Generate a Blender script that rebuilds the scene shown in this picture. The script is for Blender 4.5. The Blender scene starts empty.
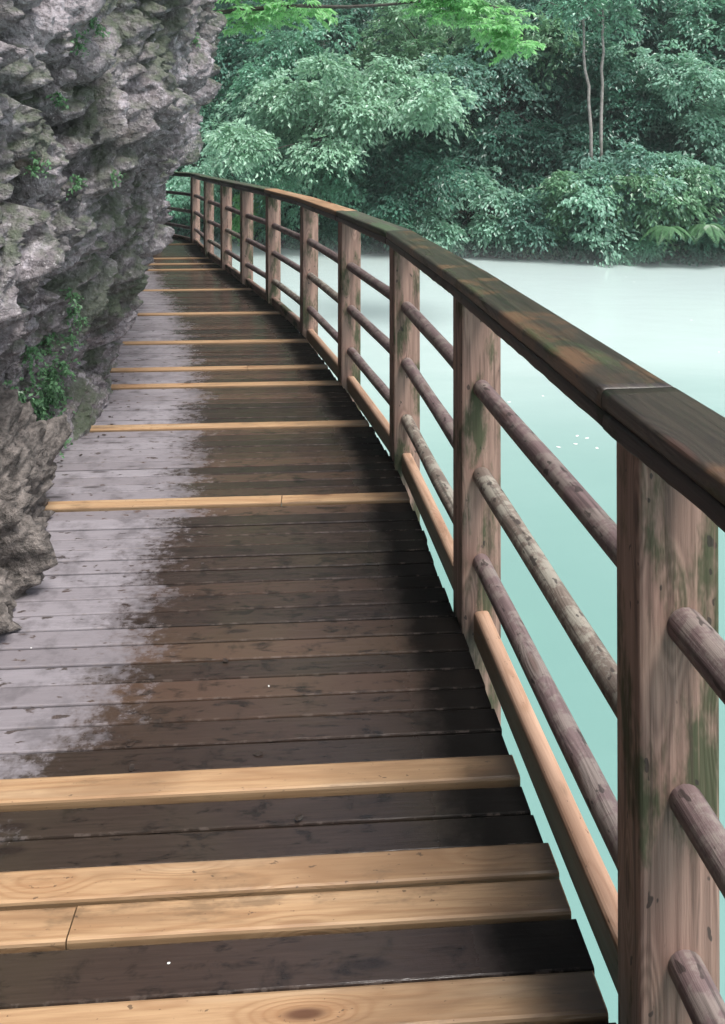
import bpy, math, random
import numpy as np
from mathutils import Vector, noise
from mathutils.bvhtree import BVHTree

random.seed(7)
rng = np.random.default_rng(7)
R = math.radians
scene = bpy.context.scene
COL = scene.collection

EYE = 1.52          # eye above the deck
WATER_Z = -1.8

# ------------------------------------------------------------------ helpers
def tag(o, label=None, cat=None, group=None, kind=None):
    if label: o["label"] = label
    if cat: o["category"] = cat
    if group: o["group"] = group
    if kind: o["kind"] = kind
    return o

def empty(name, loc=(0, 0, 0)):
    o = bpy.data.objects.new(name, None)
    o.empty_display_size = 0.2
    o.location = loc
    COL.objects.link(o)
    return o

def link_mesh(name, me, mat, parent=None, loc=None):
    o = bpy.data.objects.new(name, me)
    if mat is not None:
        me.materials.append(mat)
    COL.objects.link(o)
    if parent is not None:
        o.parent = parent
        o.location = Vector((0, 0, 0)) - parent.location   # meshes are written in world coordinates
    elif loc is not None:
        o.location = loc
    return o

class MB:
    """collects swept profiles with UVs (u along, v around, in metres) and builds ONE mesh"""
    def __init__(s):
        s.v, s.f, s.uv, s.attr, s.attr2 = [], [], [], [], []
        s.sm = []
    def sweep(s, rings, us, per, caps=True, smooth=False, attrs=None, attrs2=None):
        """rings: list of equal-length vertex loops; us: u per ring; per: v per profile corner (+1 for wrap)"""
        n = len(rings[0]); b = len(s.v)
        u0, v0 = random.uniform(0, 50), random.uniform(0, 50)
        for i, r in enumerate(rings):
            s.v += [tuple(p) for p in r]
            s.attr += ([attrs[i]] * n) if attrs else [0.0] * n
            s.attr2 += ([attrs2[i]] * n) if attrs2 else [0.0] * n
        for i in range(len(rings) - 1):
            for j in range(n):
                k = (j + 1) % n
                s.f.append((b + i * n + j, b + i * n + k, b + (i + 1) * n + k, b + (i + 1) * n + j))
                s.uv += [(u0 + us[i], v0 + per[j]), (u0 + us[i], v0 + per[j + 1]),
                         (u0 + us[i + 1], v0 + per[j + 1]), (u0 + us[i + 1], v0 + per[j])]
                s.sm.append(smooth)
        if caps:
            s.f.append(tuple(b + j for j in reversed(range(n))))
            s.f.append(tuple(b + (len(rings) - 1) * n + j for j in range(n)))
            for q in (0, 1):
                s.uv += [(u0 + 9 + 0.3 * per[j], v0 + 0.5 * per[j]) for j in range(n)]
                s.sm.append(False)
    def build(s, name, mat, parent=None, attr_name=None):
        me = bpy.data.meshes.new(name)
        me.from_pydata(s.v, [], s.f)
        uvl = me.uv_layers.new(name="UVMap")
        uvl.data.foreach_set("uv", np.array(s.uv, dtype=np.float32).ravel())
        me.polygons.foreach_set("use_smooth", np.array(s.sm, dtype=bool))
        if attr_name:
            a = me.attributes.new(attr_name, 'FLOAT', 'POINT')
            a.data.foreach_set("value", np.array(s.attr, dtype=np.float32))
            a = me.attributes.new("edge", 'FLOAT', 'POINT')
            a.data.foreach_set("value", np.array(s.attr2, dtype=np.float32))
        me.update()
        return link_mesh(name, me, mat, parent)

def rrect(w, h, r, n=2):
    """rounded rectangle profile centred on 0, counter-clockwise in (a,b)"""
    pts = []
    for cx, cy, a0 in ((w/2-r, h/2-r, 0), (-w/2+r, h/2-r, 90), (-w/2+r, -h/2+r, 180), (w/2-r, -h/2+r, 270)):
        for k in range(n + 1):
            a = R(a0 + 90 * k / n)
            pts.append((cx + r * math.cos(a), cy + r * math.sin(a)))
    return pts

def circ(r, n=14):
    return [(r * math.cos(2*math.pi*k/n), r * math.sin(2*math.pi*k/n)) for k in range(n)]

def perim(p):
    out = [0.0]
    for i in range(len(p)):
        a, b = p[i], p[(i + 1) % len(p)]
        out.append(out[-1] + math.hypot(a[0]-b[0], a[1]-b[1]))
    return out

def beam(mb, A, B, prof, seg=1, up=Vector((0, 0, 1)), jit=0.0, smooth=False, ragged=None):
    A, B = Vector(A), Vector(B)
    d = (B - A); L = d.length; d.normalize()
    side = d.cross(up)
    side.normalize()
    u2 = side.cross(d)
    rings, us = [], []
    sd = random.uniform(0, 100)
    for i in range(seg + 1):
        t = i / seg
        c = A + d * (L * t)
        ring = []
        for k, (a, b) in enumerate(prof):
            ja = jit * noise.noise(Vector((sd + t * L * 2.5, k * 0.15, 1.3)))
            jb = jit * noise.noise(Vector((sd + t * L * 2.5, k * 0.15, 7.7)))
            if ragged and b < 0:
                jb -= ragged * abs(noise.noise(Vector((sd + t * L * 45, 3.1, a * 30))))
            ring.append(c + side * (a + ja) + u2 * (b + jb))
        rings.append(ring); us.append(L * t)
    # sweep expects outward faces: profile is ccw seen along +d
    mb.sweep([list(reversed(r)) for r in rings] if False else rings, us, perim(prof), True, smooth)

# ------------------------------------------------------------------ node helpers
def new_mat(name):
    m = bpy.data.materials.new(name); m.use_nodes = True
    nt = m.node_tree
    b = nt.nodes["Principled BSDF"]
    return m, nt, b

def N(nt, typ, **kw):
    n = nt.nodes.new(typ)
    for k, v in kw.items():
        if k == 'ins':
            for kk, vv in v.items():
                if isinstance(vv, bpy.types.NodeSocket): nt.links.new(vv, n.inputs[kk])
                else: n.inputs[kk].default_value = vv
        else: setattr(n, k, v)
    return n

def noise_tex(nt, vec, scale, detail=4, rough=0.55, dist=0.0):
    return N(nt, 'ShaderNodeTexNoise', ins={'Vector': vec, 'Scale': scale, 'Detail': detail, 'Roughness': rough, 'Distortion': dist}).outputs[0]

def mathn(nt, op, a, b=0.0, c=None, clamp=False):
    n = N(nt, 'ShaderNodeMath', operation=op, use_clamp=clamp)
    for i, x in enumerate((a, b, c)):
        if x is None: continue
        if isinstance(x, bpy.types.NodeSocket): nt.links.new(x, n.inputs[i])
        else: n.inputs[i].default_value = x
    return n.outputs[0]

def smooth(nt, x, lo, hi):
    n = N(nt, 'ShaderNodeMapRange', interpolation_type='SMOOTHSTEP')
    nt.links.new(x, n.inputs[0]); n.inputs[1].default_value = lo; n.inputs[2].default_value = hi
    return n.outputs[0]

def mix(nt, fac, a, b, mode='MIX'):
    n = N(nt, 'ShaderNodeMix', data_type='RGBA', blend_type=mode)
    for i, x in ((0, fac), (6, a), (7, b)):
        if isinstance(x, bpy.types.NodeSocket): nt.links.new(x, n.inputs[i])
        elif i == 0: n.inputs[0].default_value = x
        else: n.inputs[i].default_value = (*x, 1)
    return n.outputs[2]

def ramp(nt, x, stops):
    n = N(nt, 'ShaderNodeValToRGB'); nt.links.new(x, n.inputs[0])
    e = n.color_ramp.elements
    while len(e) < len(stops): e.new(0.5)
    for k, (p, c) in enumerate(stops):
        e[k].position = p; e[k].color = (*c, 1)
    return n.outputs[0]

def scaled(nt, vec, s, off=None):
    n = N(nt, 'ShaderNodeVectorMath', operation='MULTIPLY'); nt.links.new(vec, n.inputs[0]); n.inputs[1].default_value = s
    if off is None: return n.outputs[0]
    a = N(nt, 'ShaderNodeVectorMath', operation='ADD'); nt.links.new(n.outputs[0], a.inputs[0]); nt.links.new(off, a.inputs[1])
    return a.outputs[0]

def bump(nt, b, h, strength, dist=0.01):
    n = N(nt, 'ShaderNodeBump', ins={'Strength': strength, 'Distance': dist, 'Height': h})
    nt.links.new(n.outputs[0], b.inputs['Normal'])

def wood_nodes(nt, ring_freq=9.0):
    """returns (grain 0..1, ring 0..1, knot 0..1, island random, uv)"""
    uv = N(nt, 'ShaderNodeUVMap', uv_map="UVMap").outputs[0]
    rnd = N(nt, 'ShaderNodeNewGeometry').outputs['Random Per Island']
    fine = noise_tex(nt, scaled(nt, uv, (6, 160, 1)), 1.0, 5, 0.65)
    vor = N(nt, 'ShaderNodeTexVoronoi', ins={'Vector': scaled(nt, uv, (3.0, 12.0, 1)), 'Scale': 1.0, 'Randomness': 1.0})
    kd = vor.outputs['Distance']
    field = noise_tex(nt, scaled(nt, uv, (0.42, 9, 1)), 1.0, 2.5, 0.45, 0.25)
    pull = smooth(nt, kd, 0.45, 0.0)
    f2 = mathn(nt, 'ADD', field, mathn(nt, 'MULTIPLY', pull, 0.35))
    ring = mathn(nt, 'ADD', mathn(nt, 'MULTIPLY', mathn(nt, 'SINE', mathn(nt, 'MULTIPLY', f2, ring_freq * 6.28)), 0.5), 0.5)
    knot = smooth(nt, kd, 0.17, 0.07)
    gate = mathn(nt, 'GREATER_THAN', N(nt, 'ShaderNodeSeparateColor', ins={0: vor.outputs['Color']}).outputs[0], 0.40)
    knot = mathn(nt, 'MULTIPLY', knot, gate)
    wood_nodes.halo = mathn(nt, 'MULTIPLY', smooth(nt, kd, 0.40, 0.12), gate)
    return fine, ring, knot, rnd, uv

# ------------------------------------------------------------------ materials
def mat_new_pine(name, tint=(1, 1, 1), rough=0.5, edge=0.55):
    m, nt, b = new_mat(name)
    fine, ring, knot, rnd, uv = wood_nodes(nt, 13)
    ring = mathn(nt, 'POWER', ring, 2.2)
    A = tuple(x*y for x, y in zip((0.45, 0.29, 0.16), tint)); B = tuple(x*y for x, y in zip((0.26, 0.135, 0.062), tint))
    c = mix(nt, mathn(nt, 'MULTIPLY', ring, 0.55), A, B)
    c = mix(nt, mathn(nt, 'MULTIPLY', smooth(nt, fine, 0.35, 0.7), 0.55), c, tuple(x*y for x, y in zip((0.26, 0.14, 0.07), tint)))
    streak = smooth(nt, noise_tex(nt, scaled(nt, uv, (0.8, 18, 1)), 1.0, 3), 0.52, 0.72)
    c = mix(nt, mathn(nt, 'MULTIPLY', streak, 0.55), c, (0.56, 0.45, 0.31))
    big = smooth(nt, noise_tex(nt, scaled(nt, uv, (1.3, 7, 1)), 1.0, 4, 0.6, 0.5), 0.49, 0.68)
    c = mix(nt, mathn(nt, 'MULTIPLY', big, 0.65), c, tuple(x*y for x, y in zip((0.20, 0.112, 0.058), tint)))
    c = mix(nt, mathn(nt, 'MULTIPLY', rnd, 0.35), c, (0.33, 0.20, 0.11))
    halo = wood_nodes.halo
    c = mix(nt, mathn(nt, 'MULTIPLY', halo, 0.35), c, tuple(x*y for x, y in zip((0.27, 0.125, 0.055), tint)))
    c = mix(nt, mathn(nt, 'MULTIPLY', knot, 0.85), c, (0.075, 0.028, 0.014))
    dirt = smooth(nt, noise_tex(nt, scaled(nt, uv, (4, 12, 1)), 1.0, 5, 0.7), 0.54, 0.70)
    c = mix(nt, mathn(nt, 'MULTIPLY', dirt, 0.6), c, (0.13, 0.085, 0.052))
    fl = smooth(nt, noise_tex(nt, scaled(nt, uv, (38, 75, 1)), 1.0, 3, 0.6), 0.655, 0.69)
    c = mix(nt, mathn(nt, 'MULTIPLY', fl, 0.7), c, (0.05, 0.032, 0.022))
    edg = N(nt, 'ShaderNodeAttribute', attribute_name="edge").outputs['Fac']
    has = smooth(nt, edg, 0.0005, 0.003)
    end_dark = smooth(nt, mathn(nt, 'ADD', edg, mathn(nt, 'MULTIPLY', noise_tex(nt, scaled(nt, uv, (6, 20, 1)), 1.0, 4), 0.14)), 0.29, 0.09)  # plank ends get darker towards the railing
    c = mix(nt, mathn(nt, 'MULTIPLY', mathn(nt, 'MULTIPLY', end_dark, has), 0.93), c, (0.034, 0.022, 0.014))
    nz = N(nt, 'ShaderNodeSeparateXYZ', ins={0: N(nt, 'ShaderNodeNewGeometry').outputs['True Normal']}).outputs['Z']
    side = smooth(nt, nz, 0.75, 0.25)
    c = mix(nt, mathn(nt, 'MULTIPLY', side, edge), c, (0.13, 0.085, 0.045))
    nt.links.new(c, b.inputs['Base Color'])
    rr = mathn(nt, 'ADD', mathn(nt, 'MULTIPLY', dirt, -0.2), rough)
    nt.links.new(rr, b.inputs['Roughness'])
    bump(nt, b, mathn(nt, 'ADD', mathn(nt, 'MULTIPLY', ring, 0.4), fine), 0.35, 0.002)
    return m

def mat_deck():
    m, nt, b = new_mat("weathered deck wood")
    fine, ring, knot, rnd, uv = wood_nodes(nt, 6)
    pos = N(nt, 'ShaderNodeNewGeometry').outputs['Position']
    dry = N(nt, 'ShaderNodeAttribute', attribute_name="dry").outputs['Fac']     # metres left of the wet line
    n1 = noise_tex(nt, scaled(nt, pos, (8, 9, 8)), 1.0, 5, 0.65)
    n2 = noise_tex(nt, scaled(nt, pos, (26, 34, 26)), 1.0, 4, 0.7)
    n3 = noise_tex(nt, pos, 1.7, 2)
    e = mathn(nt, 'ADD', dry, mathn(nt, 'MULTIPLY', mathn(nt, 'SUBTRACT', n1, 0.5), 0.42))
    e = mathn(nt, 'ADD', e, mathn(nt, 'MULTIPLY', mathn(nt, 'SUBTRACT', n2, 0.5), 0.42))
    e = mathn(nt, 'ADD', e, mathn(nt, 'MULTIPLY', mathn(nt, 'SUBTRACT', rnd, 0.5), 0.13))
    dm = smooth(nt, e, -0.08, 0.15)
    # wet splashes inside the dry strip
    sp = smooth(nt, noise_tex(nt, scaled(nt, pos, (14, 34, 14)), 1.0, 3, 0.6), 0.61, 0.67)
    dm = mathn(nt, 'MULTIPLY', dm, mathn(nt, 'SUBTRACT', 1.0, mathn(nt, 'MULTIPLY', sp, 0.8)))
    wet = mix(nt, fine, (0.014, 0.010, 0.009), (0.055, 0.038, 0.031))
    wet = mix(nt, mathn(nt, 'MULTIPLY', mathn(nt, 'MULTIPLY', rnd, rnd), 0.8), wet, (0.10, 0.060, 0.042))
    wet = mix(nt, smooth(nt, n1, 0.55, 0.75), wet, (0.012, 0.009, 0.008))
    olive = smooth(nt, n3, 0.45, 0.65)
    wet = mix(nt, mathn(nt, 'MULTIPLY', olive, 0.18), wet, (0.07, 0.062, 0.035))
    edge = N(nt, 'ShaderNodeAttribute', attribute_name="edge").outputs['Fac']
    edge_dark = smooth(nt, mathn(nt, 'ADD', edge, mathn(nt, 'MULTIPLY', mathn(nt, 'SUBTRACT', n1, 0.5), 0.20)), 0.25, 0.12)  # ragged darker band along the railing side of the deck
    wet = mix(nt, mathn(nt, 'MULTIPLY', edge_dark, 0.92), wet, (0.006, 0.0055, 0.005))
    dryc = mix(nt, fine, (0.16, 0.145, 0.158), (0.36, 0.33, 0.355))
    dryc = mix(nt, mathn(nt, 'MULTIPLY', rnd, 0.75), dryc, (0.17, 0.15, 0.16))
    dryc = mix(nt, mathn(nt, 'MULTIPLY', smooth(nt, n1, 0.46, 0.68), 0.75), dryc, (0.11, 0.098, 0.105))
    blot = smooth(nt, noise_tex(nt, scaled(nt, uv, (9, 30, 1)), 1.0, 4, 0.65, 0.4), 0.52, 0.68)
    wet = mix(nt, mathn(nt, 'MULTIPLY', blot, 0.7), wet, (0.010, 0.008, 0.007))
    c = mix(nt, dm, wet, dryc)
    tn = N(nt, 'ShaderNodeSeparateXYZ', ins={0: N(nt, 'ShaderNodeNewGeometry').outputs['True Normal']}).outputs['Z']
    pale_bevel = mathn(nt, 'MULTIPLY', mathn(nt, 'MULTIPLY', smooth(nt, tn, 0.97, 0.85), smooth(nt, tn, 0.2, 0.5)), smooth(nt, n2, 0.50, 0.62))  # speckled paler tone on the plank bevels
    c = mix(nt, mathn(nt, 'MULTIPLY', pale_bevel, 0.5), c, (0.20, 0.16, 0.14))
    c = mix(nt, mathn(nt, 'MULTIPLY', knot, 0.7), c, (0.02, 0.014, 0.012))
    nt.links.new(c, b.inputs['Base Color'])
    r = mathn(nt, 'ADD', mathn(nt, 'MULTIPLY', dm, 0.30), mathn(nt, 'ADD', mathn(nt, 'MULTIPLY', n1, 0.30), 0.05))
    nt.links.new(mathn(nt, 'ADD', r, mathn(nt, 'MULTIPLY', edge_dark, 0.45)), b.inputs['Roughness'])
    nt.links.new(mathn(nt, 'MULTIPLY', mathn(nt, 'SUBTRACT', 1.0, mathn(nt, 'MULTIPLY', edge_dark, 0.8)), 0.45), b.inputs['Specular IOR Level'])
    bump(nt, b, mathn(nt, 'ADD', mathn(nt, 'MULTIPLY', ring, 0.3), mathn(nt, 'ADD', fine, n2)), 0.45, 0.0018)
    return m

def mat_aged(name, A, B, moss=0.3, moss_col=(0.035, 0.06, 0.02), spot=0.3, spot_col=(0.03, 0.022, 0.02), rough=0.6, lichen=0.0, mscale=(3.0, 9.0, 1), stain=None):
    m, nt, b = new_mat(name)
    fine, ring, knot, rnd, uv = wood_nodes(nt, 9)
    pos = N(nt, 'ShaderNodeNewGeometry').outputs['Position']
    c = mix(nt, mathn(nt, 'ADD', mathn(nt, 'MULTIPLY', ring, 0.5), mathn(nt, 'MULTIPLY', fine, 0.5)), A, B)
    c = mix(nt, mathn(nt, 'MULTIPLY', rnd, 0.3), c, tuple(x*0.6 for x in A))
    if stain:
        sm = smooth(nt, noise_tex(nt, scaled(nt, uv, (5.5, 5.5, 1)), 1.0, 4, 0.6, 0.4), 0.50, 0.66)
        c = mix(nt, sm, c, stain)
    if lichen:
        lm = smooth(nt, noise_tex(nt, scaled(nt, uv, (14, 10, 1)), 1.0, 5, 0.75), 0.47, 0.56)
        c = mix(nt, mathn(nt, 'MULTIPLY', lm, lichen), c, (0.34, 0.32, 0.27))
    mm = smooth(nt, noise_tex(nt, scaled(nt, uv, mscale), 1.0, 5, 0.65), 0.66 - 0.3 * moss, 0.80 - 0.3 * moss)
    c = mix(nt, mathn(nt, 'MULTIPLY', mm, 0.85), c, moss_col)
    ss = smooth(nt, noise_tex(nt, scaled(nt, uv, (22, 40, 1)), 1.0, 2, 0.5), 0.70 - 0.1*spot, 0.73 - 0.1*spot)
    c = mix(nt, mathn(nt, 'MULTIPLY', ss, 0.8), c, spot_col)
    c = mix(nt, mathn(nt, 'MULTIPLY', knot, 0.6), c, (0.08, 0.04, 0.03))
    crack = noise_tex(nt, scaled(nt, uv, (2.2, 62, 1)), 1.0, 3, 0.6, 0.3)
    c = mix(nt, mathn(nt, 'MULTIPLY', smooth(nt, crack, 0.54, 0.66), 0.55), c, tuple(x*0.30 for x in B))
    c = mix(nt, mathn(nt, 'MULTIPLY', smooth(nt, crack, 0.42, 0.30), 0.35), c, tuple(min(x*1.35, 0.6) for x in A))
    nt.links.new(c, b.inputs['Base Color'])
    nt.links.new(mathn(nt, 'ADD', mathn(nt, 'MULTIPLY', mm, 0.25), rough), b.inputs['Roughness'])
    bump(nt, b, mathn(nt, 'ADD', mathn(nt, 'ADD', mathn(nt, 'MULTIPLY', ring, 0.25), fine), mathn(nt, 'ADD', mathn(nt, 'MULTIPLY', mm, 0.8), crack)), 0.6, 0.0025)
    return m

def mat_rock():
    m, nt, b = new_mat("limestone")
    pos = N(nt, 'ShaderNodeNewGeometry').outputs['Position']
    nz = N(nt, 'ShaderNodeSeparateXYZ', ins={0: N(nt, 'ShaderNodeNewGeometry').outputs['Normal']}).outputs['Z']
    n1 = noise_tex(nt, pos, 2.2, 6, 0.65, 0.6)
    n2 = noise_tex(nt, pos, 9.0, 6, 0.7)
    n3 = noise_tex(nt, pos, 45.0, 5, 0.7)
    c = mix(nt, smooth(nt, n1, 0.35, 0.68), (0.19, 0.165, 0.172), (0.40, 0.355, 0.378))
    c = mix(nt, smooth(nt, n2, 0.50, 0.66), c, (0.54, 0.485, 0.525))
    c = mix(nt, mathn(nt, 'MULTIPLY', smooth(nt, n3, 0.5, 0.66), 0.75), c, (0.085, 0.076, 0.078))
    spk = smooth(nt, noise_tex(nt, pos, 70.0, 3, 0.6), 0.60, 0.68)
    c = mix(nt, mathn(nt, 'MULTIPLY', spk, 0.7), c, (0.66, 0.62, 0.63))
    st = smooth(nt, noise_tex(nt, scaled(nt, pos, (3.0, 3.0, 0.75)), 1.0, 6, 0.65, 0.7), 0.50, 0.64)
    c = mix(nt, mathn(nt, 'MULTIPLY', st, 0.72), c, (0.055, 0.060, 0.048))
    rust = smooth(nt, noise_tex(nt, pos, 4.3, 5, 0.6), 0.60, 0.75)
    c = mix(nt, mathn(nt, 'MULTIPLY', rust, 0.5), c, (0.30, 0.22, 0.15))
    mo = mathn(nt, 'ADD', noise_tex(nt, pos, 1.5, 6, 0.7, 0.5), mathn(nt, 'MULTIPLY', nz, 0.10))
    mossm = smooth(nt, mo, 0.47, 0.60)
    mossm = mathn(nt, 'MULTIPLY', mossm, smooth(nt, n2, 0.28, 0.52))
    mc = mix(nt, n3, (0.045, 0.060, 0.034), (0.10, 0.135, 0.070))
    c = mix(nt, mathn(nt, 'MULTIPLY', mossm, 0.8), c, mc)
    nt.links.new(c, b.inputs['Base Color'])
    b.inputs['Roughness'].default_value = 0.62
    v = N(nt, 'ShaderNodeTexVoronoi', ins={'Vector': pos, 'Scale': 26.0}).outputs['Distance']
    bump(nt, b, mathn(nt, 'ADD', mathn(nt, 'ADD', n2, mathn(nt, 'MULTIPLY', n3, 0.5)), mathn(nt, 'MULTIPLY', v, 0.5)), 1.0, 0.045)
    return m

def mat_leaf(name, dark, light, trans=0.35, rough=0.34, tcol=None):
    m, nt, b = new_mat(name)
    rnd = N(nt, 'ShaderNodeNewGeometry').outputs['Random Per Island']
    pos = N(nt, 'ShaderNodeNewGeometry').outputs['Position']
    cl = noise_tex(nt, pos, 0.9, 3, 0.5)
    f = mathn(nt, 'ADD', mathn(nt, 'MULTIPLY', rnd, 0.6), mathn(nt, 'MULTIPLY', smooth(nt, cl, 0.3, 0.7), 0.4))
    c = mix(nt, f, dark, light)
    nt.links.new(c, b.inputs['Base Color'])
    b.inputs['Roughness'].default_value = rough
    t = N(nt, 'ShaderNodeBsdfTranslucent')
    nt.links.new(mix(nt, 0.55, c, tcol or (light[0]*1.1, light[1]*1.2, light[2]*0.85)), t.inputs[0])
    ms = N(nt, 'ShaderNodeMixShader', ins={0: trans})
    out = nt.nodes['Material Output']
    nt.links.new(b.outputs[0], ms.inputs[1]); nt.links.new(t.outputs[0], ms.inputs[2])
    nt.links.new(ms.outputs[0], out.inputs[0])
    return m

def mat_plain(name, A, B, scale, rough=0.8, bs=0.5, bd=0.02):
    m, nt, b = new_mat(name)
    pos = N(nt, 'ShaderNodeNewGeometry').outputs['Position']
    n1 = noise_tex(nt, pos, scale, 6, 0.65)
    nt.links.new(mix(nt, smooth(nt, n1, 0.3, 0.7), A, B), b.inputs['Base Color'])
    b.inputs['Roughness'].default_value = rough
    bump(nt, b, n1, bs, bd)
    return m

def mat_water():
    m, nt, b = new_mat("milky river water")
    pos = N(nt, 'ShaderNodeNewGeometry').outputs['Position']
    n1 = noise_tex(nt, pos, 0.22, 3, 0.5)
    c = mix(nt, smooth(nt, n1, 0.35, 0.7), (0.160, 0.295, 0.270), (0.19, 0.325, 0.303))
    # brightness of the far water put into its colour: paler with distance
    yv = N(nt, 'ShaderNodeSeparateXYZ', ins={0: pos}).outputs['Y']
    n2 = noise_tex(nt, scaled(nt, pos, (0.10, 0.22, 1)), 1.0, 3, 0.5, 0.6)
    far_pale = smooth(nt, mathn(nt, 'ADD', yv, mathn(nt, 'MULTIPLY', mathn(nt, 'SUBTRACT', n2, 0.5), 7.0)), 4.0, 14.0)
    c = mix(nt, far_pale, c, (0.46, 0.56, 0.545))
    nt.links.new(c, b.inputs['Base Color'])
    b.inputs['Roughness'].default_value = 0.13
    b.inputs['IOR'].default_value = 1.33
    w = mathn(nt, 'ADD', noise_tex(nt, scaled(nt, pos, (1.2, 2.2, 1)), 1.0, 3, 0.5), mathn(nt, 'MULTIPLY', noise_tex(nt, pos, 7.0, 2), 0.12))
    bump(nt, b, w, 0.12, 0.06)
    return m

M = dict(
    pine=mat_new_pine("fresh pine"),
    pine_rail=mat_new_pine("fresh pine handrail", (0.80, 0.76, 0.80), 0.6),
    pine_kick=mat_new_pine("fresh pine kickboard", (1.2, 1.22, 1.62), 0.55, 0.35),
    deck=mat_deck(),
    post=mat_aged("weathered post wood", (0.42, 0.27, 0.215), (0.17, 0.10, 0.078), moss=0.58, moss_col=(0.035, 0.058, 0.022), spot=0.2),
    rail=mat_aged("weathered round rail", (0.20, 0.140, 0.138), (0.105, 0.070, 0.072), moss=0.12, spot=0.7, lichen=0.30),
    rail_l=mat_aged("lichen round rail", (0.22, 0.175, 0.145), (0.12, 0.092, 0.078), moss=0.25, spot=0.8, lichen=0.7),
    cap=mat_aged("dark stained handrail", (0.062, 0.048, 0.038), (0.026, 0.021, 0.018), moss=0.42, moss_col=(0.040, 0.055, 0.020), spot=0.2, rough=0.32, stain=(0.125, 0.070, 0.041)),
    cap_grey=mat_aged("grey wet handrail", (0.072, 0.064, 0.055), (0.035, 0.031, 0.028), moss=0.42, moss_col=(0.045, 0.055, 0.03), rough=0.30),
    cap_moss=mat_aged("mossy handrail", (0.085, 0.085, 0.06), (0.045, 0.045, 0.033), moss=0.72, moss_col=(0.055, 0.095, 0.045), spot=0.1, rough=0.6, mscale=(1.5, 6, 1)),
    cap_low=mat_aged("dark handrail batten", (0.055, 0.036, 0.032), (0.022, 0.016, 0.015), moss=0.40, moss_col=(0.028, 0.036, 0.018), rough=0.42),
    under=mat_plain("dark wet joist", (0.03, 0.022, 0.018), (0.06, 0.045, 0.035), 6),
    rock=mat_rock(),
    water=mat_water(),
    soil=mat_plain("dark forest soil", (0.012, 0.020, 0.014), (0.030, 0.046, 0.032), 1.5, 0.95),
    bark=mat_plain("dark bark", (0.035, 0.030, 0.025), (0.09, 0.08, 0.068), 9),
    bark_pale=mat_plain("pale bark", (0.18, 0.16, 0.145), (0.34, 0.31, 0.29), 6),
    petal=mat_plain("white petal", (0.75, 0.75, 0.72), (0.85, 0.84, 0.82), 30, 0.6),
    dead=mat_plain("brown dead leaf", (0.012, 0.008, 0.006), (0.04, 0.022, 0.014), 30, 0.6),
    litter=mat_plain("brown litter rock", (0.045, 0.038, 0.034), (0.25, 0.215, 0.195), 26, 0.7, 1.0, 0.04),
    l_pale=mat_leaf("pale leaves", (0.17, 0.30, 0.22), (0.42, 0.65, 0.50)),
    l_mid=mat_leaf("mid green leaves", (0.06, 0.15, 0.105), (0.25, 0.52, 0.38)),
    l_dark=mat_leaf("dark leaves", (0.030, 0.080, 0.060), (0.105, 0.265, 0.195)),
    l_grey=mat_leaf("grey green leaves", (0.14, 0.26, 0.20), (0.36, 0.60, 0.48)),
    l_warm=mat_leaf("yellow green leaves", (0.06, 0.15, 0.085), (0.28, 0.49, 0.31)),
    l_blue=mat_leaf("blue green leaves", (0.055, 0.14, 0.11), (0.23, 0.43, 0.35)),
    l_lime=mat_leaf("lime leaves", (0.16, 0.40, 0.17), (0.36, 0.66, 0.33), 0.5),
    l_fern=mat_leaf("fern leaves", (0.07, 0.17, 0.08), (0.19, 0.36, 0.19), 0.4),
)

# ------------------------------------------------------------------ walkway line (x right, y ahead): inner edge of the railing at every post
POST = [(0.70, -1.05), (0.575, 0.12), (0.445, 1.245), (0.307, 2.41), (0.141, 3.63), (-0.153, 4.83), (-0.506, 6.08),
        (-0.955, 7.36), (-1.385, 8.42), (-1.81, 9.47), (-2.27, 10.60), (-2.79, 12.05), (-3.75, 13.25), (-4.95, 13.9)]
PV = [Vector((x, y, 0)) for x, y in POST]
def tangent(i):
    a, b = PV[max(0, i-1)], PV[min(len(PV)-1, i+1)]
    return (b - a).normalized()
def outward(i):
    t = tangent(i); return Vector((t.y, -t.x, 0))

PA = R(3.3)
E1 = Vector((math.cos(PA), math.sin(PA), 0)); E2 = Vector((-math.sin(PA), math.cos(PA), 0))
def crom(p, n=12):
    out = []
    for i in range(len(p)-1):
        p0, p1, p2, p3 = p[max(0, i-1)], p[i], p[i+1], p[min(len(p)-1, i+2)]
        for k in range(n):
            t = k/n
            out.append(0.5*((2*p1)+(p2-p0)*t+(2*p0-5*p1+4*p2-p3)*t*t+(3*p1-p0-3*p2+p3)*t**3))
    out.append(p[-1]); return out
EDGE = crom(PV)
EDGE_T = np.array([p.dot(E2) for p in EDGE]); EDGE_S = np.array([p.dot(E1) for p in EDGE])
def edge_s(t): return float(np.interp(t, EDGE_T, EDGE_S))

# cliff foot line
CLY = np.array([-7, -3, 0.0, 1.0, 2.3, 3.15, 3.6, 4.0, 5.0, 5.86, 7.0, 8.5, 10.0, 12.0, 14.0, 17.0, 22.0])
CLX = np.array([-2.6, -2.1, -1.75, -1.65, -1.62, -1.52, -1.46, -1.47, -1.69, -1.96, -2.50, -3.30, -3.90, -4.75, -6.0, -7.6, -11.0])
OZ = np.array([-2.6, -0.6, 0.0, 0.3, 0.52, 0.86, 1.5, 2.6, 4.0, 7.0, 12.0, 18.0])
OX = np.array([-0.5, -0.12, 0.0, 0.07, 0.16, 0.29, 0.50, 0.58, 0.74, 1.2, 2.0, 1.2])
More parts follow.
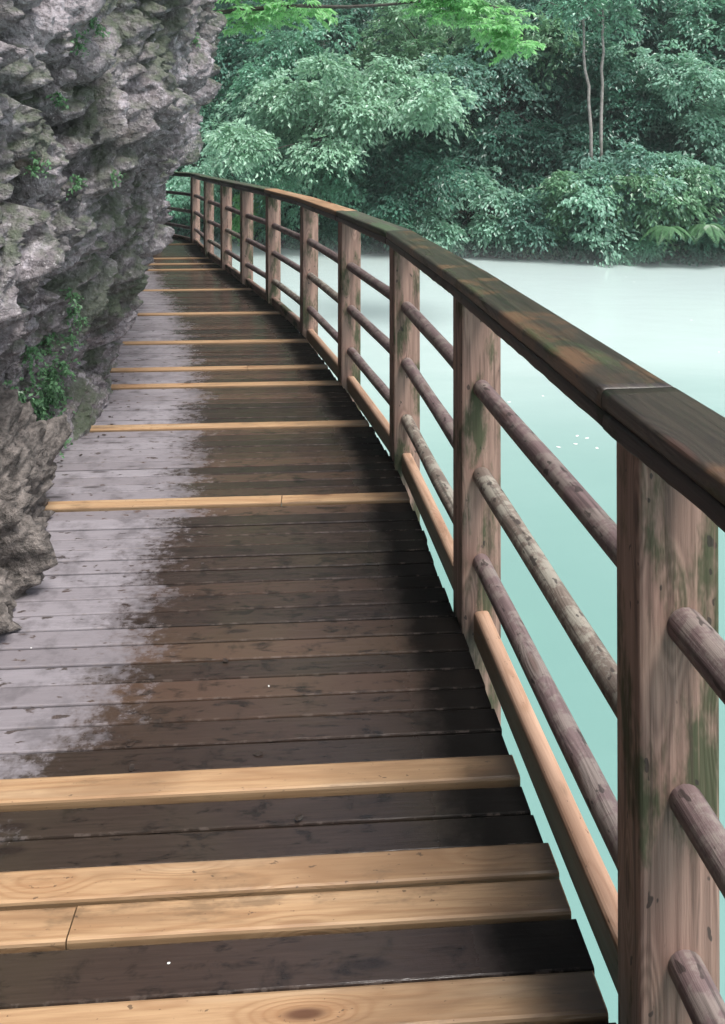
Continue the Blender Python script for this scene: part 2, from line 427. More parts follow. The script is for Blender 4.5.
# wet line on the deck: x of the border of the dry strip
WY = np.array([-2, 1.3, 1.6, 1.95, 2.3, 3.08, 3.7, 4.46, 5.57, 7.0, 9, 14])
WX = np.array([-1.3, -1.15, -0.85, -0.70, -0.70, -0.73, -0.83, -0.99, -1.28, -1.75, -2.5, -4.5])

# ------------------------------------------------------------------ boardwalk
def build_boardwalk():
    bw = empty("boardwalk", (0, 0, 0))
    tag(bw, "wet plank boardwalk curving left along the foot of the rock face", "boardwalk")
    new_at = [1.335, 1.50, 1.58, 1.81, 3.225, 4.09, 4.79, 5.14, 5.83, 6.82, 7.95, 9.25, 9.70, 10.2, 11.7]
    # e2 coordinate of those planks at the right-hand edge
    def t_of(y):
        k = int(np.argmin([abs(p.y - y) for p in EDGE])); 
        x = float(np.interp(y, [p.y for p in EDGE], [p.x for p in EDGE]))
        return Vector((x, y, 0)).dot(E2)
    new_t = [t_of(y) for y in new_at]
    W = 0.0800
    old = MB()
    for q, v in zip((0, 1, 2, 3), (1.3025, 1.4755, 1.555, 1.7865)): new_t[q] = v
    planks, used = [], set()
    first_t = new_t[0] - W/2 - W * 34
    t = first_t
    for nt_ in new_t + [EDGE_T[-1] - 0.1]:
        wn = random.uniform(0.074, 0.080)
        gapL = nt_ - wn/2 - t
        n = max(0, int(round(gapL / W)))
        ws = [1 + random.uniform(-0.06, 0.06) for _ in range(n)]
        for q in ws:
            w = q / sum(ws) * gapL
            planks.append((t, w)); t += w
        t = nt_ - wn/2
        if nt_ < EDGE_T[-1] - 0.2:
            used.add(len(planks)); planks.append((t, wn)); t += wn
    for k, (t0, w) in enumerate(planks):
        tc = t0 + w/2
        y_mid = tc / E2.y
        s_r = edge_s(tc) - 0.003 + random.uniform(-0.007, 0.005)
        yl = (E1*(s_r-1.5) + E2*tc).y
        xl = float(np.interp(yl, CLY, CLX)) - 0.45
        s_l = (xl - E2.x*tc) / E1.x
        isnew = k in used
        gap = 0.0065
        th = 0.032
        zt = (0.008 + random.uniform(-0.001, 0.002)) if isnew else random.uniform(-0.0035, 0.001)
        prof = rrect(w - gap, th, 0.006 if isnew else 0.004, 2)
        tilt = random.uniform(-0.0015, 0.0015)
        seg = max(6, int((s_r - s_l) / 0.05))
        sk = random.uniform(-0.0025, 0.0025)
        def make(mb, sa, sb):
            n = max(2, int((sb - sa)/0.05))
            sl = 0.75*(edge_s(tc + 0.03) - edge_s(tc - 0.03))/0.06
            rings, us, at, ed = [], [], [], []
            for i in range(n + 1):
                f = i / n; s = sa + (sb - sa) * f
                c = E1 * s + E2 * (tc + sk * (f - 0.5)) + Vector((0, 0, zt - th/2 + tilt*(f-0.5)*2))
                rings.append([c - E2 * a + E1 * (-sl*a if (i == n and sb > s_r - 0.01) else 0) + Vector((0, 0, b)) for a, b in prof])
                us.append(s - sa)
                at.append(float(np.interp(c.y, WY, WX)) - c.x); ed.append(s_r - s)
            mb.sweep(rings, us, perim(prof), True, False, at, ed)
        if isnew:
            mb = MB()
            j = None
            if k in sorted(used)[1:2]:
                j = s_r - 0.98
            elif k in sorted(used)[4:5] or k in sorted(used)[7:8]:
                j = s_r - 0.55
            if j:
                make(mb, s_l, j - 0.0015); make(mb, j + 0.0015, s_r)
            else:
                make(mb, s_l, s_r)
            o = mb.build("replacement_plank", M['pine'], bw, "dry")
            tag(o, "fresh yellow pine plank set among the old dark ones")
        else:
            make(old, s_l, s_r)
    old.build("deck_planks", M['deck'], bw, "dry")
    # stringers and cross joists below
    st = MB()
    for off in (0.055, 0.75, 1.35):
        pts = [PV[i] - outward(i) * off + Vector((0, 0, -0.125)) for i in range(len(PV))]
        for a, b in zip(pts[:-1], pts[1:]):
            beam(st, a, b, rrect(0.08, 0.16, 0.005, 1))
    st.build("joist", M['under'], bw)
    for i in range(0, len(PV), 2):
        p = MB()
        c = PV[i] - outward(i) * 0.45
        beam(p, c + Vector((0, 0, -3.0)), c + Vector((0, 0, -0.21)), circ(0.09, 12), up=Vector((0, 1, 0)), smooth=True)
        p.build("piling", M['under'], bw)
    return bw
build_boardwalk()

# ------------------------------------------------------------------ railing
def build_railing():
    rl = empty("railing", (PV[2].x, PV[2].y, 0))
    tag(rl, "weathered wooden railing with round rails and mossy handrail above the river", "railing")
    PW, PD = 0.130, 0.112
    for i, p in enumerate(PV):
        o = outward(i); t = tangent(i)
        if i == 2:
            a = R(-7); t = Vector((t.x*math.cos(a)-t.y*math.sin(a), t.x*math.sin(a)+t.y*math.cos(a), 0)); o = Vector((t.y, -t.x, 0))
        else:
            a = R(random.uniform(-1.2, 1.2)); t = Vector((t.x*math.cos(a)-t.y*math.sin(a), t.x*math.sin(a)+t.y*math.cos(a), 0)); o = Vector((t.y, -t.x, 0))
        c = p + o * (PW / 2 + 0.002)
        mb = MB()
        prof = rrect(PW, PD, 0.006, 2)
        rings, us = [], []
        n = 14
        lean = Vector((random.uniform(-0.004, 0.004), random.uniform(-0.004, 0.004), 0))
        for k in range(n + 1):
            z = -0.45 + 1.498 * k / n
            f = k / n
            rings.append([c + lean * (f - 0.3) + o * a + t * b + Vector((0, 0, z)) for a, b in prof])
            us.append(z)
        mb.sweep(rings, us, perim(prof))
        mb.build("post", M['post'], rl)
    cen = [p + outward(i) * 0.067 for i, p in enumerate(PV)]
    hs = (0.752, 0.474, 0.200)
    for i in range(len(PV) - 1):
        for j, z in enumerate(hs):
            mb = MB()
            r = random.uniform(0.0275, 0.0295)
            zz = Vector((0, 0, z))
            beam(mb, cen[i] + zz + Vector((0, 0, random.uniform(-.004, .004))), cen[i+1] + zz + Vector((0, 0, random.uniform(-.004, .004))),
                 circ(r, 18), seg=14, jit=0.003, smooth=True)
            mb.build("rail", M['rail_l'] if (i*3 + j*2 + i*j) % 3 == 1 else M['rail'], rl)
        mb = MB()
        zz = Vector((0, 0, -0.008))
        beam(mb, cen[i] + zz, cen[i+1] + zz, rrect(0.050, 0.098, 0.012, 3), seg=10, jit=0.0015)
        mb.build("kickboard", M['pine_kick'] if i in (1, 2, 3, 4, 5) else M['post'], rl)
    # handrail pieces
    HW = 0.135
    hp = [p + outward(i) * (0.030 if i < 2 else 0.023 if i == 2 else 0.040) for i, p in enumerate(PV)]
    spans = [(0, 2, 'cap'), (2, 4, 'cap'), (4, 5, 'cap_moss'), (5, 7, 'pine_rail'), (7, 9, 'cap_moss'), (9, 11, 'cap_moss'), (11, 12, 'cap_moss'), (12, 13, 'cap_moss')]
    for a, b, mk in spans:
        A, B = hp[a].copy(), hp[b].copy()
        d = (B - A).normalized()
        # sub-divide through the middle post so that the piece follows the curve
        pts = [hp[k] for k in range(a, b + 1)]
        for (mkk, w, h, z, nm, jit, rag) in ((mk, HW, 0.036, 1.097, "handrail", 0.002, None), ('cap_low', HW - 0.004, 0.033, 1.0625, "handrail_batten", 0.003, 0.005)):
            mb = MB()
            prof = rrect(w, h, 0.010, 3)
            path = []
            for q in range(len(pts) - 1):
                n = 40
                for k in range(n): path.append(pts[q].lerp(pts[q+1], k/n))
            path.append(pts[-1])
            path[0] = path[0] + d * 0.0002; path[-1] = path[-1] - d * 0.0001
            if mk == 'pine_rail': path[-1] = path[-1] - d * 0.0; path[0] = path[0] - d * 0.07
            if mk == 'cap_moss' and a == 4: path[-1] = path[-1] - d * 0.07
            rings, us = [], []
            L = 0
            sd = random.uniform(0, 99)
            for k, c in enumerate(path):
                dd = (path[min(k+1, len(path)-1)] - path[max(k-1, 0)]).normalized()
                oo = Vector((dd.y, -dd.x, 0))
                if k: L += (c - path[k-1]).length
                ring = []
                for (pa, pb) in prof:
                    jb = jit * noise.noise(Vector((sd + L*3, pa*20, pb*20)))
                    ja = jit * noise.noise(Vector((sd + L*3 + 50, pa*20, pb*20)))
                    if rag and pb < 0: jb -= rag * abs(noise.noise(Vector((sd + L*40, pa*25, 5))))
                    ring.append(c + oo*(pa+ja) + Vector((0, 0, z + pb + jb)))
                rings.append(list(reversed(ring))); us.append(L)
            mb.sweep(rings, us, perim(prof), True, True)
            o = mb.build(nm, M[mkk], rl)
            if nm == "handrail" and mk == 'pine_rail': tag(o, "pale replaced length of handrail")
    return rl
build_railing()

# ------------------------------------------------------------------ cliff
def interp_s(x, xs, ys):
    # smooth (cubic Hermite through the points, finite-difference tangents)
    m = np.gradient(ys, xs)
    i = np.clip(np.searchsorted(xs, x) - 1, 0, len(xs) - 2)
    h = xs[i+1] - xs[i]; t = np.clip((x - xs[i]) / h, 0, 1)
    return ((2*t**3-3*t**2+1)*ys[i] + (t**3-2*t**2+t)*h*m[i] + (-2*t**3+3*t**2)*ys[i+1] + (t**3-t**2)*h*m[i+1])

def rock_disp(p):
    q = Vector((p.x*0.95, p.y*1.0 - p.z*0.22, p.z*0.62 + p.y*0.05))
    w = noise.noise_vector(q*1.6)*0.30
    q2 = q + w
    d = 0.24 * noise.fractal(q2*0.75 + Vector((3, 8, 1)), 1.0, 2.0, 3)
    # ledges and lumps
    n = noise.noise(q2*2.1 + Vector((9, 2, 4)))
    d += 0.095 * (abs(n)*2.0 - 0.42)
    n = noise.noise(q2*5.2 + Vector((1, 6, 4)))
    d += 0.085 * (abs(n)*2.0 - 0.40)
    # crevices
    n = abs(noise.noise(q2*1.5 + Vector((7, 7, 2))))
    if n < 0.12: d -= 0.16 * (1 - n/0.12)**1.5
    n = abs(noise.noise(q2*3.7 + Vector((2, 5, 9))))
    if n < 0.10: d -= 0.07 * (1 - n/0.10)**1.5
    c = noise.voronoi(q2*4.2)[0]
    d += 0.10 * (min(c[1]-c[0], 0.45) - 0.22)
    c = noise.voronoi(q2*12 + w*2)[0]
    d += 0.034 * (min(c[1]-c[0], 0.5) - 0.25)
    d += 0.036 * noise.fractal(q*13, 0.6, 2.1, 4)
    pit = noise.noise(q2*6.3 + Vector((4, 4, 4)))
    if pit > 0.14: d -= 0.46 * (pit - 0.14)
    n = noise.noise(q2*26 + Vector((3, 3, 8)))
    d += 0.022 * (abs(n)*2.0 - 0.40)
    pit = noise.noise(q2*15 + Vector((4, 1, 4)))
    if pit > 0.10: d -= 0.20 * (pit - 0.10)
    pit = noise.noise(q2*31 + Vector((4, 6, 4)))
    if pit > 0.12: d -= 0.075 * (pit - 0.12)
    return d

def build_cliff():
    ys = np.concatenate([np.arange(-7, 1.4, 0.09), np.arange(1.4, 7.0, 0.0105), np.arange(7.0, 9.0, 0.03), np.arange(9.0, 22.01, 0.075)])
    zs = np.concatenate([np.arange(-2.6, -0.25, 0.1), np.arange(-0.25, 3.2, 0.011), np.arange(3.3, 5.0, 0.06), np.arange(5.0, 18.01, 0.2)])
    bx = interp_s(ys, CLY, CLX); oz = interp_s(zs, OZ, OX)
    V = np.zeros((len(ys), len(zs), 3), dtype=np.float32)
    slope = np.gradient(bx, ys)
    for i, y in enumerate(ys):
        nx, ny = 1.0, -slope[i]
        l = math.hypot(nx, ny); nx /= l; ny /= l
        far = math.exp(-((y - 11.2)/1.0)**2)
        for j, z in enumerate(zs):
            x = bx[i] + oz[j] + far * (1.32 * min(max((z-0.6)/0.7, 0), 1))
            d = rock_disp(Vector((x, y, z)))
            # shallow cave under the overhang
            d -= 0.22 * math.exp(-((y - 4.1)/0.55)**2 - ((z - 0.32)/0.24)**2)
            d -= 0.26 * math.exp(-((y - 4.5)/0.9)**2 - ((z - 1.32)/0.48)**2)
            d -= 0.12 * math.exp(-((y - 4.4)/0.8)**2 - ((z - 0.74)/0.24)**2)
            if z < 0.25: d *= 0.35 + 0.65*max(z, 0)/0.25
            V[i, j] = (x + nx*d, y + ny*d*0.8, z + 0.05*d)
    ny_, nz_ = len(ys), len(zs)
    idx = np.arange(ny_*nz_).reshape(ny_, nz_)
    F = np.stack([idx[:-1, :-1], idx[1:, :-1], idx[1:, 1:], idx[:-1, 1:]], -1).reshape(-1, 4)
    me = mesh_np("cliff", V.reshape(-1, 3), F, True)
    o = link_mesh("cliff", me, M['rock'])
    tag(o, "grey overhanging limestone cliff with patches of moss beside the boardwalk", "cliff", kind="structure")
    bvh = BVHTree.FromPolygons([Vector(v) for v in V.reshape(-1, 3).tolist()], F.tolist())
    return o, bvh

def mesh_np(name, V, F, smooth_=False):
    me = bpy.data.meshes.new(name)
    n, k = F.shape
    me.vertices.add(len(V)); me.vertices.foreach_set("co", np.ascontiguousarray(V, dtype=np.float32).ravel())
    me.loops.add(n*k); me.loops.foreach_set("vertex_index", np.ascontiguousarray(F, dtype=np.int32).ravel())
    me.polygons.add(n)
    me.polygons.foreach_set("loop_start", np.arange(0, n*k, k, dtype=np.int32))
    me.polygons.foreach_set("loop_total", np.full(n, k, dtype=np.int32))
    me.polygons.foreach_set("use_smooth", np.full(n, smooth_, dtype=bool))
    me.update(calc_edges=True); me.validate()
    return me

cliff, CBVH = build_cliff()

def build_boulder():
    import bmesh
    bm = bmesh.new()
    bmesh.ops.create_icosphere(bm, subdivisions=7, radius=1.0)
    for v in bm.verts:
        p = v.co.copy()
        s = Vector((p.x*0.40, p.y*0.66, p.z*0.62))
        q = s*2.0 + Vector((5, 1, 2))
        d = 0.16*noise.fractal(q, 1.0, 2.0, 3) + 0.09*(abs(noise.noise(q*2.6))*2-0.4) + 0.04*(abs(noise.noise(q*6))*2-0.4)
        c = noise.voronoi(q*3.4)[0]; d += 0.07*(min(c[1]-c[0], 0.5)-0.25)
        c = noise.voronoi(q*9)[0]; d += 0.026*(min(c[1]-c[0], 0.5)-0.25)
        d += 0.05*noise.fractal(q*8, 0.7, 2.1, 5)
        pp = noise.noise(q*7); d -= 0.22*max(0, pp - 0.15)
        v.co = s + p*d
    for f in bm.faces: f.smooth = True
    me = bpy.data.meshes.new("boulder"); bm.to_mesh(me); bm.free()
    o = link_mesh("boulder", me, M['litter'], loc=(-1.56, 2.55, 0.02))
    tag(o, "brownish grey boulder at the cliff foot overhanging the plank ends", "boulder")
    return o
boulder = build_boulder()

# ------------------------------------------------------------------ leaves
def leaf_mesh(name, base, dirv, nrm, ln, wd, fold=0.18):
    """one kite-shaped, slightly folded leaf per row"""
    dirv = dirv / np.linalg.norm(dirv, axis=1, keepdims=True)
    side = np.cross(dirv, nrm); side /= (np.linalg.norm(side, axis=1, keepdims=True) + 1e-9)
    up = np.cross(side, dirv)
    ln = ln[:, None]; wd = wd[:, None]
    b = base; tip = base + dirv*ln - up*ln*0.12
    l = base + dirv*ln*0.42 + side*wd*0.5 + up*wd*fold
    r = base + dirv*ln*0.42 - side*wd*0.5 + up*wd*fold
    V = np.stack([b, r, tip, l], 1).reshape(-1, 3)
    n = len(base); i = np.arange(n)*4
    F = np.concatenate([np.stack([i, i+1, i+2], 1), np.stack([i, i+2, i+3], 1)])
    return mesh_np(name, V, F)

def unit(v): return v / (np.linalg.norm(v, axis=-1, keepdims=True) + 1e-9)

def crown_leaves(rg, radii, nspray, nleaf, leaf, spread=0.55, droop=0.5, face=(0, -0.55, 0.35), shell=0.55, lobes=5):
    """sprays of leaves in layered fans through an uneven lobed volume, centred on 0"""
    rx, ry, rz = radii
    lob = np.clip(rg.normal(size=(lobes, 3)), -1.7, 1.7) * np.array([rx, ry, rz]) * 0.58
    lrad = rg.uniform(0.16, 0.50, lobes)
    P = []; A = []
    fv = np.array(face)
    while len(P) < nspray:
        k = rg.integers(lobes)
        d = unit(rg.normal(size=3) + fv)
        r = lrad[k] * (shell + (1 - shell) * rg.random()) * (1.45 if rg.random() < 0.14 else 1.0)
        pos = lob[k] + d * r * np.array([rx, ry, rz])
        P.append(pos); A.append(d)
    P = np.array(P); A = np.array(A)
    A[:, 2] = A[:, 2]*0.45 - 0.10
    A = unit(A)
    # per-spray fan plane
    up = np.tile(np.array([0, 0, 1.0]), (nspray, 1)) + rg.normal(size=(nspray, 3))*0.28
    S = unit(np.cross(A, up)); U = np.cross(S, A)
    m = nleaf
    sv = rg.uniform(0.45, 1.45, (nspray, 1))
    droop = droop * rg.uniform(0.5, 1.6, (nspray, 1))
    a = rg.uniform(0, 1, (nspray, m))**0.7
    ang = rg.uniform(-1, 1, (nspray, m)) * 0.95
    rad = spread * a * sv
    off = (A[:, None]*np.cos(ang)[..., None] + S[:, None]*np.sin(ang)[..., None]) * rad[..., None]
    base = P[:, None] + off
    base[..., 2] -= droop * rad**2 / spread
    base += rg.normal(size=base.shape) * spread * 0.07
    la = ang + rg.normal(size=ang.shape)*0.6
    dv = A[:, None]*np.cos(la)[..., None] + S[:, None]*np.sin(la)[..., None]
    dv[..., 2] -= droop * (0.5 + 0.9*a) * rg.uniform(0.4, 1.4, a.shape)
    nr = U[:, None] + A[:, None]*0.35 + rg.normal(size=base.shape)*0.38
    n = nspray*m
    ln = leaf * rg.uniform(0.65, 1.3, n)
    return base.reshape(n, 3), dv.reshape(n, 3), nr.reshape(n, 3), ln, ln*rg.uniform(0.42, 0.6, n), P

def tube_path(mb, pts, r0, r1, n=8):
    rings, us = [], []
    L = 0
    for k, p in enumerate(pts):
        d = (pts[min(k+1, len(pts)-1)] - pts[max(k-1, 0)]).normalized()
        ref = Vector((0, 1, 0)) if abs(d.y) < 0.9 else Vector((1, 0, 0))
        s = d.cross(ref).normalized(); u = s.cross(d)
        f = k/(len(pts)-1); r = r0 + (r1-r0)*f
        if k: L += (p - pts[k-1]).length
        rings.append([p + s*(r*math.cos(2*math.pi*j/n)) + u*(r*math.sin(2*math.pi*j/n)) for j in range(n)])
        us.append(L)
    mb.sweep(rings, us, [2*math.pi*r0*j/n for j in range(n+1)], True, True)

def wig(a, b, n, amp, rg):
    pts = []
    for k in range(n+1):
        t = k/n
        p = a.lerp(b, t)
        w = math.sin(math.pi*t)*amp
        pts.append(p + Vector((rg.normal()*w, rg.normal()*w, rg.normal()*w*0.4)))
    return pts

# ------------------------------------------------------------------ far bank
SHX = np.array([-40, -14.0, -8.0, -2.4, 2.0, 5.0, 9.8, 16, 60])
SHY = np.array([50, 34.0, 28.5, 24.7, 23.2, 22.3, 21.5, 21.0, 17])
def shore(x): return float(np.interp(x, SHX, SHY))
def hill_z(x, y):
    d = y - shore(x) + 0.5*noise.noise(Vector((x*0.5, 3.3, 1)))
    if d < 0: return WATER_Z - 0.25 + d*0.5 if d > -3 else WATER_Z - 1.75
    z = WATER_Z - 0.25 + 1.3*min(d/0.5, 1.0) + 0.80*min(d, 9.2) + 1.7*min(max(0, d-9.2), 18) + 0.3*max(0, d-27.2)
    return z + 0.5*noise.fractal(Vector((x*0.6, y*0.6, 2)), 1.0, 2.0, 3)*min(1, d)

def build_ground():
    xs = np.concatenate([np.arange(-60, -14, 3.0), np.arange(-14, 22, 0.3), np.arange(22, 61, 3.0)])
    ds = np.concatenate([np.arange(-4, 0, 1.0), np.arange(0, 14, 0.3), np.arange(14, 41, 1.0)])
    V = np.array([[(x, shore(x)+d, hill_z(x, shore(x)+d)) for d in ds] for x in xs], dtype=np.float32)
    nx, nd = len(xs), len(ds)
    idx = np.arange(nx*nd).reshape(nx, nd)
    F = np.stack([idx[:-1, :-1], idx[1:, :-1], idx[1:, 1:], idx[:-1, 1:]], -1).reshape(-1, 4)
    o = link_mesh("hillside", mesh_np("hillside", V.reshape(-1, 3), F, True), M['soil'])
    tag(o, "steep dark wooded hillside rising from the far shore", "hillside", kind="structure")
    # water: one sheet to the horizon
    me = bpy.data.meshes.new("river")
    S = 130
    me.from_pydata([(-S, -S, WATER_Z), (S, -S, WATER_Z), (S, S, WATER_Z), (-S, S, WATER_Z)], [], [(0, 1, 2, 3)])
    w = link_mesh("river", me, M['water'])
    tag(w, "calm milky turquoise river below the boardwalk", "river", kind="structure")
build_ground()

F_PX = 740.0
def at(px, py, y):
    """photo direction -> point at distance y ahead"""
    return Vector(((px-362.5)*y/F_PX, y, EYE + (148-py)*y/F_PX))

def tree(name, label, cat, c, radii, mat, nspray, nleaf, leaf, seed, group, spread=0.55, droop=0.5, lobes=5, trunk_r=0.09, bark='bark', shell=0.55):
    rg = np.random.default_rng(seed)
    gx, gy = c.x + rg.uniform(-0.3, 0.3), c.y + radii[1]*0.5 + 0.3
    gy = max(gy, shore(gx) + 0.4)
    base = Vector((gx, gy, hill_z(gx, gy) - 0.15))
    if base.z > c.z - radii[2]*0.3: base.z = min(base.z, c.z - radii[2]*0.5)
    root = empty(name, base)
    tag(root, label, cat, group)
    b, dv, nr, ln, wd, P = crown_leaves(rg, radii, nspray, nleaf, leaf, spread, droop, lobes=lobes, shell=shell)
    ln = ln*0.95; wd = wd*1.05
    me = leaf_mesh("crown", b + np.array(c)[None], dv, nr, ln, wd)
    link_mesh("crown", me, M[mat], root)
    mb = MB()
    top = c + Vector((0, radii[1]*0.2, radii[2]*0.35))
    tr = wig(base, top, 7, 0.10, rg)
    tube_path(mb, tr, trunk_r, trunk_r*0.35, 8)
    for k in range(9):
        q = P[rg.integers(len(P))]
        s = tr[min(len(tr)-1, 2 + int(rg.integers(5)))]
        tube_path(mb, wig(s, c + Vector(q.tolist()), 5, 0.08, rg), trunk_r*0.4, 0.008, 6)
    mb.build("trunk", M[bark], root)
    return root

GT = "trees on the far bank"; GS = "shrubs along the far shore"
T = [
 # px, py, dist, (rx,ry,rz), mat, nspray, nleaf, leaf, label
 (338, 108, 23.5, (2.9, 1.6, 1.35), 'l_pale', 330, 34, .17, "pale green tree with layered drooping sprays, brightest on the far bank", 'tree'),
 (505, 105, 25.5, (2.2, 1.6, 1.7), 'l_blue', 240, 34, .16, "mid green leaning tree between the brightest tree and the two bare stems", 'tree'),
 (690, 105, 24.0, (2.0, 1.5, 1.7), 'l_grey', 260, 34, .16, "grey green tree with hanging sprays at the right of the far bank", 'tree'),
 (245, 150, 25.5, (1.8, 1.4, 1.3), 'l_grey', 200, 34, .16, "pale bushy tree beside the cliff edge above the far end of the railing", 'tree'),
 (395, 185, 24.6, (1.7, 1.3, 1.2), 'l_dark', 200, 34, .15, "dark green tree low on the bank under the brightest tree", 'tree'),
 (600, 172, 24.2, (1.5, 1.2, 0.8), 'l_blue', 190, 34, .16, "bushy green tree just below the two bare stems", 'tree'),
 (655, 190, 23.2, (1.4, 1.0, 0.8), 'l_warm', 150, 34, .16, "spreading young tree above the ferns", 'tree'),
 (330, 185, 25.5, (1.5, 1.2, 1.2), 'l_mid', 160, 34, .15, "green tree above the pale replaced length of handrail", 'tree'),
 (430, 60, 28.0, (2.6, 1.6, 1.6), 'l_warm', 220, 34, .17, "tall green tree behind and right of the brightest tree", 'tree'),
 (250, 60, 29.0, (2.4, 1.6, 1.9), 'l_dark', 220, 34, .17, "dark tree behind the brightest tree next to the cliff", 'tree'),
 (560, 40, 30.0, (2.6, 1.6, 2.1), 'l_dark', 230, 34, .17, "tall dark tree behind the two bare stems", 'tree'),
 (655, 30, 29.0, (2.6, 1.6, 1.8), 'l_dark', 220, 34, .17, "dark tree standing up the slope behind the grey green tree", 'tree'),
 (725, 30, 27.0, (1.7, 1.4, 1.5), 'l_mid', 170, 34, .17, "green tree at the top right corner", 'tree'),
 (350, 30, 30.5, (2.8, 1.5, 1.7), 'l_dark', 220, 34, .17, "dark tree high on the slope above the brightest tree", 'tree'),
 (800, 100, 24.5, (2.2, 1.5, 2.2), 'l_mid', 170, 34, .17, "green tree beyond the right edge of the far bank view", 'tree'),
 (480, 12, 32.0, (2.8, 1.6, 1.8), 'l_dark', 200, 34, .18, "dark tree high on the slope over the mid green leaning tree", 'tree'),
 (600, 5, 33.0, (3.0, 1.6, 1.7), 'l_dark', 190, 34, .18, "dark topmost tree over the two bare stems", 'tree'),
 (240, 5, 33.0, (3.0, 1.6, 1.7), 'l_dark', 170, 34, .18, "dark topmost tree beside the cliff", 'tree'),
 (740, 5, 31.0, (2.6, 1.6, 1.6), 'l_dark', 170, 34, .18, "dark topmost tree at the right", 'tree'),
 (180, 100, 30.0, (2.4, 1.6, 2.2), 'l_mid', 170, 34, .17, "green tree partly hidden behind the cliff edge", 'tree'),
 (500, 45, 26.5, (1.9, 1.3, 1.2), 'l_warm', 190, 34, .17, "green tree crown filling the gap left of the two bare stems", 'tree'),
 (545, 140, 26.0, (1.6, 1.2, 1.3), 'l_dark', 190, 34, .16, "dark tree between the mid green leaning tree and the bushy green tree", 'tree'),
 (640, 110, 26.5, (1.5, 1.2, 1.5), 'l_dark', 190, 34, .16, "dark tree between the two bare stems and the grey green tree", 'tree'),
 (570, 85, 27.5, (1.7, 1.2, 1.5), 'l_dark', 190, 34, .16, "dark tree directly behind the two bare stems", 'tree'),
 (300, 60, 27.0, (1.9, 1.3, 1.2), 'l_mid', 190, 34, .16, "green tree just above the brightest tree on its cliff side", 'tree'),
 (420, 120, 27.0, (1.8, 1.3, 1.3), 'l_dark', 190, 34, .16, "dark tree filling the slope right behind the brightest tree", 'tree'),
 (620, 205, 24.0, (1.2, 0.9, 0.8), 'l_grey', 150, 34, .15, "pale green young tree above the low dark shrub", 'tree'),
 # shrubs
 (476, 215, 22.8, (1.55, 1.0, 1.05), 'l_grey', 230, 34, .15, "large pale grey green shrub leaning over the water beside the handrail", 'shrub'),
 (545, 225, 22.5, (1.0, 0.7, 0.7), 'l_blue', 120, 30, .13, "green shrub right of the large pale shrub at the waterline", 'shrub'),
 (600, 238, 22.1, (0.9, 0.6, 0.55), 'l_dark', 110, 30, .12, "low dark shrub at the waterline below the bushy green tree", 'shrub'),
 (625, 243, 21.9, (0.7, 0.6, 0.40), 'l_mid', 100, 30, .12, "low green shrub at the waterline left of the ferns", 'shrub'),
 (715, 243, 21.6, (0.8, 0.6, 0.5), 'l_dark', 100, 30, .12, "low dark shrub at the waterline right of the ferns", 'shrub'),
 (425, 232, 23.6, (0.9, 0.6, 0.6), 'l_mid', 110, 30, .13, "green shrub at the waterline left of the large pale shrub", 'shrub'),
 (350, 228, 24.4, (1.1, 0.7, 0.7), 'l_dark', 120, 30, .13, "dark shrub at the waterline seen between the railing posts", 'shrub'),
 (262, 212, 25.8, (0.8, 0.6, 0.65), 'l_lime', 110, 30, .13, "bright lime shrub seen through the far railing", 'shrub'),
 (300, 222, 25.4, (1.1, 0.7, 0.8), 'l_mid', 120, 30, .13, "green shrub beside the bright lime shrub behind the railing", 'shrub'),
 (215, 205, 28.0, (1.6, 0.9, 1.0), 'l_mid', 140, 30, .14, "green shrub behind the last railing posts near the cliff", 'shrub'),
 (570, 205, 23.2, (1.2, 0.8, 0.8), 'l_warm', 140, 30, .14, "shrub hanging over the middle of the bank under the bare stems", 'shrub'),
 (690, 165, 23.6, (1.2, 0.9, 0.8), 'l_grey', 130, 30, .14, "pale shrub under the grey green tree", 'shrub'),
 (450, 150, 25.0, (1.4, 0.9, 0.9), 'l_dark', 140, 30, .15, "dark shrub between the brightest tree and the large pale shrub", 'shrub'),
]
for k, (px, py, dist, rad, mat, ns, nl, lf, lab, cat) in enumerate(T):
    py = max(py, -26 + rad[2]*F_PX/dist*0.95)
    yy = 20.5
    while yy < dist:
        q = at(px, py, yy)
        if hill_z(q.x, q.y) > q.z - 0.55*rad[2]: break
        yy += 0.1
    c = at(px, py, yy - 0.25*rad[1])
    tree("broadleaf_tree" if cat == 'tree' else "shrub", lab, cat, c, rad, mat, int(ns*1.7), nl, lf, 100+k,
         GT if cat == 'tree' else GS, spread=0.55 if cat == 'tree' else 0.36, droop=0.55, lobes=17 if cat == 'tree' else 9,
         trunk_r=0.10 if cat == 'tree' else 0.04)

# two bare stems
def bare_stem(px0, py0, px1, py1, dist, seed, label):
    rg = np.random.default_rng(seed)
    b = at(px1, py1, dist); t = at(px0, py0, dist + 0.3)
    b0 = Vector((b.x, b.y, min(b.z, hill_z(b.x, b.y)) - 0.1))
    root = empty("slender_tree", b0)
    tag(root, label, "tree", "slender trees with bare pale stems")
    mb = MB()
    pts = [b0] + wig(b, t, 9, 0.03, rg)
    tube_path(mb, pts, 0.055, 0.035, 8)
    top = pts[-1]
    for k in range(5):
        e = top + Vector((rg.normal()*0.9, rg.normal()*0.5, -0.2 + rg.random()*0.5))
        tube_path(mb, wig(top - Vector((0, 0, 0.2*k)), e, 4, 0.06, rg), 0.03, 0.008, 6)
    mb.build("trunk", M['bark_pale'], root)
    bb, dv, nr, ln, wd, P = crown_leaves(rg, (1.3, 0.9, 0.8), 90, 30, 0.15, 0.5, 0.5)
    link_mesh("crown", leaf_mesh("crown", bb + np.array(top + Vector((0, 0, 0.1)))[None], dv, nr, ln, wd), M['l_mid'], root)
